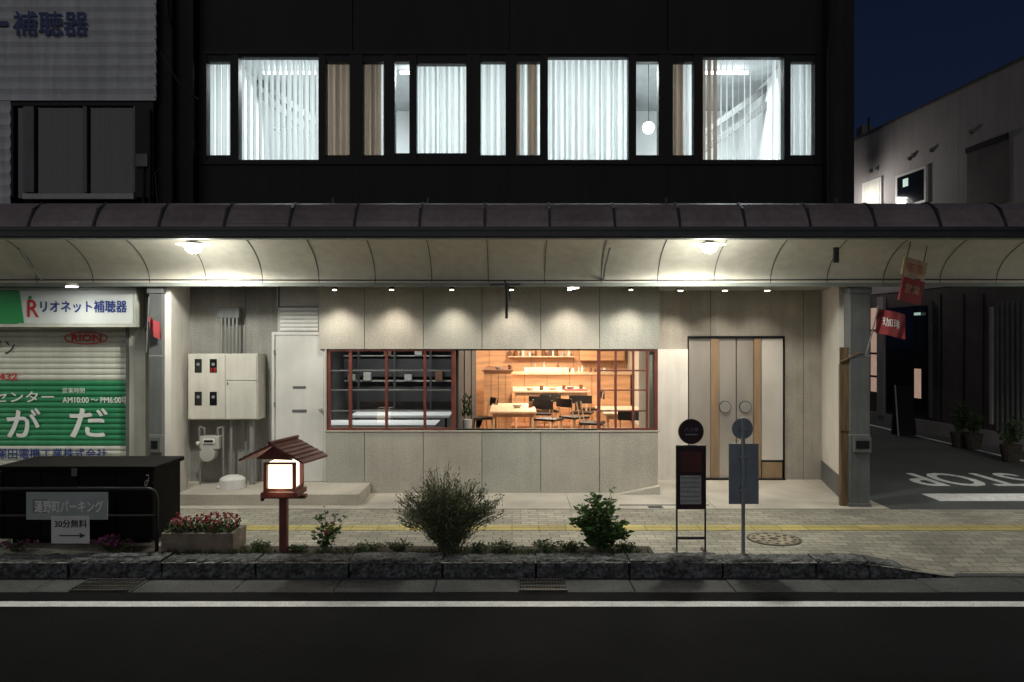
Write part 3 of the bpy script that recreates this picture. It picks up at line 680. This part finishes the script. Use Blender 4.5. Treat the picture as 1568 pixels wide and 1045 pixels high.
g.ball('logo_dot',signg,(X(46,S2),S2-.002,Z(456,S2)),.025,(1,.1,1)); g.prism('logo_stripe',signg,[(X(22,S2),S2-.003,Z(446,S2)),(X(30,S2),S2-.003,Z(446,S2)),(X(37,S2),S2-.003,Z(495,S2)),(X(27,S2),S2-.003,Z(495,S2))],(0,.002,0))
g.done()
g=G('clad_house'); H=10.4
def clap(z0,z1,x0,x1):
    yz=[]; n=int(round((z1-z0)/.155))
    for i in range(n):
        a=z0+i*(z1-z0)/n; h=(z1-z0)/n; yz+= [(H-.024,a),(H-.022,a+.02),(H-.004,a+.05),(H-.006,a+h*.6),(H-.022,a+h-.004)]
    g.sweep('siding',siding,yz+[(H,z1)],x0,x1)
clap(Z(155,H),9,-14,X(240,H)); clap(3.2,Z(155,H)-.003,-14,X(17,H))
g.box('wall',pillarm,-14,X(242,H),H+.16,H+.3,2.9,9); g.box('side',siding,-14,-13.9,H+.3,20,0,9)
for k in range(30): g.ball('siding_edge',siding,(X(239,H),H-.015,Z(155,H)+.06+k*.155),.022,(1,1,1.6),8)
wz0,wz1=Z(303,H),Z(157,H)
for (a,b_) in ((18,22),(205,236)): g.box('window_frame',black,X(a,H),X(b_,H),H-.02,H+.15,wz0,wz1)
g.box('window_frame',black,X(22,H),X(205,H),H-.02,H+.08,wz1-.05,wz1)
for a,b_ in ((37,53),(128,134),(205.2,208)): g.box('sash',greymetal,X(a,H),X(b_,H),H-.022,H+.02,wz0+.071,wz1-.06)
g.box('sash',plast,X(36,H),X(206,H),H-.03,H+.05,wz0-.02,wz0+.05)
g.poly('pane',glass,[(X(22,H),H+.03,wz0),(X(205,H),H+.03,wz0),(X(205,H),H+.03,wz1),(X(22,H),H+.03,wz1)])
n=110
b=g.bm('curtain',curtd); L=[]
for i in range(n+1):
    xx=X(22,H)+(X(205,H)-X(22,H))*i/n; yy=H+.09+.028*math.sin(i*.95+math.sin(i*.23))+.015*math.sin(i*.37); L.append((b.verts.new((xx,yy,wz0)),b.verts.new((xx+.03*math.sin(i*.35),yy,wz1))))
for i in range(n): b.faces.new([L[i][0],L[i+1][0],L[i+1][1],L[i][1]]).smooth=True
g.box('meter_box',greymetal,X(212,H),X(230,H),H-.08,H-.022,Z(257,H),Z(238,H))
g.tube('pipe',pillarm,[(X(232,H),H-.05,3.6),(X(232,H),H-.05,Z(170,H))],.018); g.tube('pipe',pillarm,[(X(222,H),H-.05,3.6),(X(222,H),H-.05,Z(257,H))],.012)
g.text('lettering',inkbd,'補聴器',X(22,H),X(136,H),Z(57,H),Z(20,H),H-.034,3); g.box('lettering_dash',inkbd,-7.2,X(14,H),H-.036,H-.033,Z(42,H),Z(34,H))
g.done()
lc=G('hung_cable'); a=X(246,10.3); b_=X(300,10.3)
lc.tube('cable',blackp,[(a,10.3,5.9),((a+b_)/2,10.3,5.5),(b_,10.35,5.3)],.008); lc.tube('cable',blackp,[(X(225,10.2),10.25,3.9),(X(240,10.2),10.25,3.75),(X(235,10.2),10.25,4.3),(X(246,10.2),10.3,4.4)],.008)
lc.done()

# ---------------------------------------------------------------- right-hand building across side street
g=G('white_corner_building')
dv=Vector((.0919,-.9958,0)); nv=Vector((-.9958,-.0919,0)); O=Vector((9.24,21.07,0))
def s_of(u):
    k=(u-784)/F; return (k*21.07-9.24)/(.0919+.9958*k)
def D_of(u): return 21.07-.9958*s_of(u)
def wb(part,mat,s0,s1,z0,z1,o0=0,o1=.2):
    b=g.bm(part,mat); P=[]
    for z in (z0,z1):
        for o in (o0,o1):
            for s in (s0,s1): q=O+dv*s+nv*o; P.append(b.verts.new((q.x,q.y,z)))
    for q in ((0,2,3,1),(4,5,7,6),(0,1,5,4),(2,6,7,3),(0,4,6,2),(1,3,7,5)): b.faces.new([P[i] for i in q])
for i in range(9): wb('upper_wall',rwall,-.6+i*1.2,-.6+i*1.2+1.193,3.3,7.5,-.2,0)
wb('parapet',greymetal,-.6,10.2,7.501,7.56,-.25,.03)
wb('upper_backing',rwalld,-.6,10.2,3.3,7.4,-.3,-.201)
wb('lower_wall',rwalld,-.6,10.2,0,3.299,-.2,-.01)  # shade below canopy height is put into this darker colour
def wf(part,mat,u0,u1,v0,v1,o0=.001,o1=.05):
    Dm=D_of((u0+u1)/2); wb(part,mat,s_of(u0),s_of(u1),Z(v1,Dm),Z(v0,Dm),o0,o1)
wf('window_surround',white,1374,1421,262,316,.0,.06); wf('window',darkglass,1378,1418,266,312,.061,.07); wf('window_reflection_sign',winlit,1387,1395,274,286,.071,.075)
wf('dark_opening',rwalld,1482,1546,222,316,.001,.02); wf('opening_frame',black,1482,1546,216,224,.02,.06)
wf('window_surround',white,1323,1352,276,318,.0,.05); wf('window',shutw,1326,1350,280,316,.051,.06)
for u,v in ((1335,262),(1345,258),(1394,243),(1428,230),(1489,202),(1400,238)):
    q=O+dv*s_of(u); Dm=D_of(u); z=Z(v,Dm); g.cyl('vent',greymetal,(q+nv*.0+Vector((0,0,z))),(q+nv*.06+Vector((0,0,z))),.055,.04,n=14)
wf('door',darkglass,1360,1420,470,632,.0,.04); wf('lit_shopfront',winwarm,1335,1345,472,600,.0,.03); wf('shop_pilaster',rwall,1347,1357,455,636,.0,.08); wf('shop_window',winwarm,1403,1413,565,610,.041,.05)
for v in (505,540,575): wf('shop_glazing_bar',black,1334,1346,v,v+3,.031,.05)
wf('sign_band',winlit,1407,1416,479,483,.1,.12)
wf('frame',plast,1519,1523,470,650,.0,.06); wf('frame',greymetal,1425,1428,460,640,.0,.06)
for u in (1440,1475,1505): wf('cladding_joint',black,u,u+1,450,660,-.005,.004)
s=s_of(1528)
while s<8: 
    wb('slat',midint,s,s+.05,.3,2.9,.0,.05); s+=.14
wb('footing',rwall,-.6,10.2,0,.28,.0,.06)
q=O+dv*10.2; g.box('front',rwall,q.x,24,q.y,q.y+.2,0,7.5); g.box('roof',rwalld,q.x,24,q.y,21.6,7.3,7.45)
q0=O+dv*-.6; g.box('rear',rwalld,q0.x,24,q0.y-.1,q0.y,0,7.5)
g.done()
g=G('neighbour_house'); g.box('wall',rwalld,4.9,16,32,32.3,0,5.2); g.box('roof',rwalld,4.6,16.3,31.7,32.4,5.2,5.35); g.box('window',winwarm,7,8,31.95,32,1,2); g.done()
g=G('rooftop_antenna'); D=24; xx=X(1330,D); g.box('tank',rwalld,xx-.2,xx+.12,D,D+.4,5,Z(192,D)); g.cyl('mast',black,(xx,D,5),(xx,D,Z(180,D)),.03); g.done()
g=G('street_lamp'); g.cyl('pole',greymetal,(8.0,20.2,0),(8.0,20.2,5.6),.06); g.tube('arm',greymetal,[(8.0,20.2,5.6),(8.1,20.2,5.8),(8.35,20.2,5.85)],.03); g.box('head',greymetal,8.2,8.6,20.1,20.3,5.82,5.9); g.box('lens',lampglow,8.25,8.55,20.13,20.27,5.80,5.818)
e=g.done(); lamp('POINT','light',(8.4,20.2,5.7),85,(1,.95,.9),.1,e)
g=G('sandwich_board'); D=17.5
for s_ in (0,1): g.prism('panel',darkint if s_ else black,[(X(1370,D),D-.15+.3*s_,0),(X(1398,D),D-.15+.3*s_,0),(X(1398,D),D,1.1),(X(1370,D),D,1.1)],(0,.02,0))
g.prism('frame',plast,[(X(1369,D),D-.17,0),(X(1371,D),D-.17,0),(X(1371,D),D-.02,1.12),(X(1369,D),D-.02,1.12)],(0,.02,0)); g.done()

# ---------------------------------------------------------------- plants
def shrub(name,x,y,z,h,r,ns,nl,size,mats,w=.45,up=.6,flower=None,fs=.03,fn=6,follow=0,scat=.1,t0=.12,low=.55):
    g=G(name)
    for i in range(ns):
        a=U(0,6.283); rr=r*math.sqrt(R()); hh=h*U(low,1)*(1-.42*(rr/r)**2)
        base=Vector((x+U(-1,1)*r*.18,y+U(-1,1)*r*.12,z)); tip=Vector((x+rr*math.cos(a),y+rr*math.sin(a)*.55,z+hh))
        mid=base.lerp(tip,.5)+Vector((0,0,h*.08))+Vector((U(-.03,.03),U(-.03,.03),0))
        pts=[base,mid,tip]; g.tube('stems',stem,pts,.002+.0015*h,4,False)
        for k in range(nl):
            t=U(t0,1.03); p=base.lerp(mid,t*2) if t<.5 else mid.lerp(tip,t*2-1)
            d=Vector((U(-1,1),U(-1,1),U(-.4,1)*up+.1))
            if follow: d=d*(1-follow)+(tip-mid).normalized()*follow
            off=Vector((U(-1,1),U(-1,1),U(-1,1)))*r*scat
            leaf(g,'leaves',random.choice(mats),p+off,d,size*U(.6,1.25),w)
        if flower and i<fn:
            for q in range(9): leaf(g,'petals',flower,tip+Vector((U(-1,1),U(-1,1),U(-.5,1)))*fs*.4,Vector((U(-1,1),U(-1,1),U(0,1))),fs,.9)
    return g.done()
Dk=7.85
shrub('flowering_bush',X(688,Dk),Dk,0,.80,.56,190,58,.040,[leafg,leafg,leafg,leafm,leafd],w=.26,up=1,follow=.4,scat=.07)
shrub('bush_sprigs',X(676,Dk),Dk,0.12,.80,.44,70,30,.034,[leafg,leafg,leafg,leafm],w=.3,up=1,follow=.5,scat=.05,t0=.4,low=.4)
shrub('green_shrub',X(920,Dk),Dk,0,.66,.27,34,34,.085,[leafm,leafm,leafm,leafd],w=.5,up=.3,low=.3)
shrub('rose_bush',X(502,Dk),Dk,0,.46,.19,12,18,.06,[leafm,leafd],w=.6,up=.4,flower=flpk,fs=.04,fn=3)
for u,hh,rr in ((400,.12,.12),(560,.1,.2),(610,.14,.15),(770,.13,.2),(840,.14,.2),(960,.1,.12),(455,.08,.12),(880,.12,.2),(730,.1,.2)):
    shrub('ground_cover',X(u,7.78),7.80,0,hh,rr,26,12,.035,[leafm,leafd,leafg],w=.5)
g=G('grass_tufts')
for i in range(2200):
    xx=U(-3.8,1.35); 
    if noise.noise(Vector((xx*2.1,3,0)))<-.15: continue
    leaf(g,'blades',random.choice([leafm,leafd,leafg]),Vector((xx,U(7.67,7.80),.0)),Vector((U(-.6,.6),U(-.6,.3),1)),U(.02,.075),.14)
g.done()
g=G('flower_planter'); x0,x1=X(248,7.75),X(358,7.75)
g.box('wall',planterm,x0,x1,7.73,7.77,0,.2); g.box('wall',planterm,x0,x1,8.07,8.11,0,.2); g.box('wall',planterm,x0,x0+.04,7.771,8.069,0,.2); g.box('wall',planterm,x1-.04,x1,7.771,8.069,0,.2); g.box('soil',soil,x0+.041,x1-.041,7.771,8.069,0,.17)
for i in range(800):
    p=Vector((U(x0+.01,x1-.03),U(7.75,8.08),.17+U(0,.10))); leaf(g,'leaves',random.choice([leafm,leafd,leafd]),p,Vector((U(-1,1),U(-1,1),U(0,1))),U(.025,.05),.6)
for i in range(60):
    p=Vector((U(x0+.02,x1-.02),U(7.74,8.06),.24+U(0,.1)))
    for q in range(9): leaf(g,'petals',random.choice([flr,flr,flpk]),p+Vector((U(-1,1),U(-1,1),U(-1,1)))*.012,Vector((U(-1,1),U(-1,1),U(-.2,1))),.028,.9)
g.done()
shrub('purple_flowers',X(175,7.85),7.82,0,.16,.22,30,12,.035,[leafd,leafm],w=.5,flower=flp,fs=.035,fn=22)
shrub('purple_flowers',X(30,7.85),7.82,0,.12,.22,24,10,.035,[leafd,leafm],w=.5,flower=flp,fs=.03,fn=12)
for (u,D,h) in ((1470,15.5,.65),(1490,15.2,.5),(1548,13.6,.5)):
    g=G('plant_pot'); xx=X(u,D); g.cyl('pot',soil,(xx,D,0),(xx,D,.3),.13,.18,n=16); g.done()
    shrub('potted_plant',X(u,D),D,.28,h,.28,18,22,.09,[leafd],w=.4)

# ---------------------------------------------------------------- street furniture
D=7.78
g=G('timber_lantern'); cx=X(435,D)
def zz(v): return Z(v,D)
g.box('post',redwood,cx-.04,cx+.035,D-.035,D+.035,0,zz(757))
g.box('tray',redwood,cx-.18,cx+.18,D-.17,D+.17,zz(757),zz(750)); g.box('tray_beam',redwood,cx-.22,cx+.22,D-.05,D+.05,zz(764)+.01,zz(757)-.002)
h0,h1=zz(749),zz(705)
g.box('paper_box',lanternp,cx-.118,cx+.118,D-.118,D+.118,h0+.02,h1-.005)
for a in (-1,1):
    for c in (-1,1): g.box('corner',redwood,cx+a*.14-.016,cx+a*.14+.016,D+c*.14-.016,D+c*.14+.016,h0,h1+.0)
for a in (-1,1):
    g.box('rail',redwood,cx-.123,cx+.123,D+a*.14-.011,D+a*.14+.011,h0+.002,h0+.03); g.box('rail',redwood,cx-.123,cx+.123,D+a*.14-.011,D+a*.14+.011,h1-.02,h1)
    g.box('rail',redwood,cx+a*.14-.011,cx+a*.14+.011,D-.123,D+.123,h0+.002,h0+.03)
rz=zz(675); ez=zz(700)
T=Matrix.Translation((cx+.0,D,0))@Matrix.Rotation(math.radians(-14),4,'Z')
for a in (-1,1):
    P=[T@Vector((a*.0,-.25,rz)),T@Vector((a*.345,-.25,ez)),T@Vector((a*.345,.25,ez)),T@Vector((0,.25,rz))]
    g.prism('roof_slope',roofred,P,(0,0,-.022))
    for k in range(1,6):
        f=k/6; p0=T@Vector((a*.345*f,-.253,rz+(ez-rz)*f+.004)); p1=T@Vector((a*.345*f,.253,rz+(ez-rz)*f+.004)); g.cyl('batten',roofred,p0,p1,.005,n=6)
g.cyl('ridge',redwood,T@Vector((0,-.27,rz+.01)),T@Vector((0,.27,rz+.01)),.016,n=8)
g.prism('gable',redwood,[T@Vector((-.2,-.18,ez+.0)),T@Vector((.2,-.18,ez+.0)),T@Vector((0,-.18,rz-.02))],(0,.02,0))
g.ball('bell',redwood,(cx-.2,D-.05,zz(760)-.02),.022)
e=g.done(); lamp('POINT','light',(cx,D-.2,h0+.06),1.2,(1,.75,.5),.1,e)

g=G('bus_stop_sign'); D=7.76; cx=X(1058,D); cz=Z(661,D)
g.cyl('disc',maroon,(cx,D-.012,cz),(cx,D+.012,cz),.125,n=40); g.cyl('disc_face',maroon,(cx,D-.016,cz),(cx,D-.0125,cz),.118,n=40)
g.text('disc_text',bluegrey,'バス停',cx-.07,cx+.07,cz+.0,cz+.04,D-.018); g.box('disc_text_bar',bluegrey,cx-.06,cx+.06,D-.0185,D-.0165,cz-.035,cz-.022)
x0,x1=X(1035,D),X(1081,D)
g.box('board',maroon,x0+.015,x1-.015,D-.01,D+.01,Z(780,D),Z(684,D))
g.box('timetable',paper,x0+.04,x1-.05,D-.014,D-.0105,Z(772,D),Z(728,D)); g.box('notice',redwood,x0+.045,x1-.05,D-.014,D-.0105,Z(722,D),Z(692,D))
for i in range(9): g.box('notice_line',maroon,x0+.06+i*.017,x0+.066+i*.017,D-.016,D-.0145,Z(720,D),Z(694,D))
for i in range(6): g.box('timetable_line',bluegrey,x0+.05,x1-.065,D-.016,D-.0145,Z(768-i*7,D),Z(766-i*7,D))
for xx in (x0,x1-.016): g.box('leg',blackp,xx,xx+.016,D-.01,D+.01,0,Z(682,D))
g.box('crossbar',blackp,x0+.017,x1-.017,D-.008,D+.008,Z(826,D),Z(822,D)); g.box('top_bar',blackp,x0+.017,x1-.017,D-.008,D+.008,Z(684,D)+.001,Z(682,D))
for xx in (x0,x1-.016): g.box('foot',blackp,xx-.005,xx+.021,D-.15,D+.15,0,.02)
g.done(.003)
g=G('road_sign'); D=7.72; cx=X(1138,D)
g.cyl('pole',galv,(cx,D,0),(cx,D,Z(640,D)),.019); g.cyl('disc',bluegrey,(cx,D+.022,Z(657,D)),(cx,D+.03,Z(657,D)),.105,n=36); g.cyl('disc_rim',bluegrey,(cx,D+.018,Z(657,D)),(cx,D+.0215,Z(657,D)),.1,n=36)
g.box('plate',bluegrey,X(1117,D),X(1163,D),D+.022,D+.03,Z(773,D),Z(680,D))
for v in (657,700,750): g.box('clamp',galv,cx-.035,cx+.035,D-.024,D+.022,Z(v+2,D),Z(v-2,D))
for v in (690,763): g.box('stiffener',bluegrey,X(1118,D),X(1162,D),D+.016,D+.0215,Z(v+1,D),Z(v-1,D))
g.done(.003)
g=G('parking_railing'); D=7.80; zt_=Z(749,D); xr=X(240,D)
pts=[(-9,D,zt_),(xr-.09,D,zt_)]+[(xr-.09+.09*math.sin(t),D,zt_-.09+.09*math.cos(t)) for t in (.4,.8,1.2,1.57)]+[(xr,D,0)]
g.tube('pipe',blackp,pts,.019,12); g.cyl('lower_pipe',blackp,(-9,D,Z(790,D)),(xr,D,Z(790,D)),.012)
for u in (-160,-10): g.cyl('upright',blackp,(X(u,D),D,0),(X(u,D),D,zt_),.019)
g.done()
g=G('parking_sign'); y=D-.03
g.box('board',signgrey,X(43,D),X(167,D),y,y+.012,Z(795,D),Z(753,D)); g.box('logo_patch',pipegr,X(53,D),X(75,D),y-.002,y-.0005,Z(785,D),Z(764,D)); g.text('lettering',inkw,'蓮野町パーキング',X(56,D),X(160,D),Z(784,D),Z(766,D),y-.004,1)
g.box('arrow_board',signpale,X(82,D),X(140,D),y-.008,y-.0025,Z(831,D),Z(789,D)); g.text('arrow_lettering',inkk,'30分無料',X(87,D),X(136,D),Z(807,D),Z(795,D),y-.0095,1)
za=Z(819,D); g.box('arrow',inkk,X(94,D),X(127,D),y-.0105,y-.009,za-.006,za+.006); g.prism('arrow_head',inkk,[(X(124,D),y-.0115,za-.03),(X(135,D),y-.0115,za),(X(124,D),y-.0115,za+.03),(X(127,D),y-.0115,za)],(0,.0008,0))
g.done()
g=G('storage_box'); y0,y1=8.05,8.75; 
x0,x1=-5.3,X(238,8.05); zt_=Z(714,8.05)
g.box('body',darkbox,x0+.03,x1-.03,y0+.02,y1-.02,.06,zt_-.05); g.box('lid',darkbox,x0,x1,y0-.02,y1+.02,zt_-.048,zt_); g.box('skid',darkbox,x0+.1,x1-.1,y0+.1,y1-.1,0,.058)
for i in range(5): xx=x0+.05+i*(x1-x0-.1)/4; g.box('rib',darkbox,xx-.02,xx+.02,y0,y0+.019,.07,zt_-.06)
g.box('latch',greymetal,(x0+x1)/2-.03,(x0+x1)/2+.03,y0-.03,y0-.021,zt_-.10,zt_-.02); g.text('lettering',paper,'み',X(220,8.05),X(234,8.05),Z(748,8.05),Z(727,8.05),y0+.016); g.done(.01)

def flag(u0,u1,v0,v1,D,mat,skew=0,txt=None,name='red_flag',pole=None):
    g=G(name); b=g.bm('cloth',mat); n,m_=12,6; V=[]
    def yy(f,h): return D+.03*math.sin(f*8+h*1.5)
    for i in range(n+1):
        row=[]
        for j in range(m_+1):
            f=i/n; h=j/m_; row.append(b.verts.new((X(u0+(u1-u0)*f+skew*h,D),yy(f,h),Z(v0+(v1-v0)*h+10*f,D))))
        V.append(row)
    for i in range(n):
        for j in range(m_): b.faces.new([V[i][j],V[i+1][j],V[i+1][j+1],V[i][j+1]]).smooth=True
    if txt: g.textmap('lettering',inkw,txt,lambda a,c:Vector((X(u0+(u1-u0)*(.2+.6*a)+skew*.5,D),yy(.2+.6*a,.5)-.014,Z(v0+(v1-v0)*(.3+.35*(1-c))+10*(.2+.6*a),D))))
    if pole: g.cyl('pole',greymetal,(X(pole[0],D),D,Z(pole[1],D)),(X(pole[2],D),D,Z(pole[3],D)),.009)
    g.done()
flag(1344,1388,472,510,9.75,redcloth,-2,'珈琲',pole=(1326,545,1346,468)); flag(226,243,484,512,9.8,redcloth,4,None,pole=(224,540,228,455))
D=9.3
g=G('hanging_shop_sign'); T=Matrix.Translation((X(1402,D),D,Z(410,D)))@Matrix.Rotation(math.radians(12),4,'Y')@Matrix.Rotation(.3,4,'Z')
g.box('upper_board',creamcloth,-.19,.15,-.012,.012,-.12,.09,T=T); g.box('lower_board',redcloth,-.15,.17,-.012,.012,-.42,-.14,T=T)
g.textmap('lettering',creamcloth,'営業',lambda a,c:T@Vector((-.10+.22*a,-.016,-.32+.11*c))); g.textmap('lettering_upper',inkr,'茶房',lambda a,c:T@Vector((-.13+.22*a,-.016,-.07+.11*c)))
for a in (-.15,.1): g.cyl('chain',black,T@Vector((a,0,.09)),T@Vector((a,0,.28)),.005,n=6); g.cyl('chain',black,T@Vector((a,0,-.14)),T@Vector((a,0,-.12)),.005,n=6)
g.done()

# ---------------------------------------------------------------- world, fill sun, camera
w=bpy.data.worlds.new('World'); scene.world=w; w.use_nodes=True; nt=w.node_tree; N=nt.nodes; L=nt.links; bg=N['Background']
tc=N.new('ShaderNodeTexCoord'); sp=N.new('ShaderNodeSeparateXYZ'); L.new(tc.outputs['Generated'],sp.inputs[0])
cr=N.new('ShaderNodeValToRGB'); L.new(sp.outputs['Z'],cr.inputs[0]); cr.color_ramp.elements[0].position=.0; cr.color_ramp.elements[0].color=(.010,.018,.044,1); cr.color_ramp.elements[1].position=.6; cr.color_ramp.elements[1].color=(.0022,.004,.013,1)
e=cr.color_ramp.elements.new(.25); e.color=(.0055,.0095,.026,1)
L.new(cr.outputs[0],bg.inputs[0]); bg.inputs[1].default_value=1.0
s=bpy.data.lights.new('street_fill','SUN'); s.energy=.36; s.angle=math.radians(70); s.color=(1,.98,.97)  # soft fill sun, added in place of unseen street lights behind the camera
so=bpy.data.objects.new('street_fill',s); scene.collection.objects.link(so); so.rotation_euler=(math.radians(66),0,math.radians(-12)); so.location=(0,-10,20)
c=bpy.data.cameras.new('camera'); co=bpy.data.objects.new('camera',c); scene.collection.objects.link(co)
co.location=(0,0,EYE); co.rotation_euler=(math.radians(90),0,0); c.sensor_width=36; c.lens=36*F/1568; c.clip_end=1000
scene.camera=co
scene.view_settings.view_transform='Standard'; scene.view_settings.look='None'; scene.view_settings.exposure=0
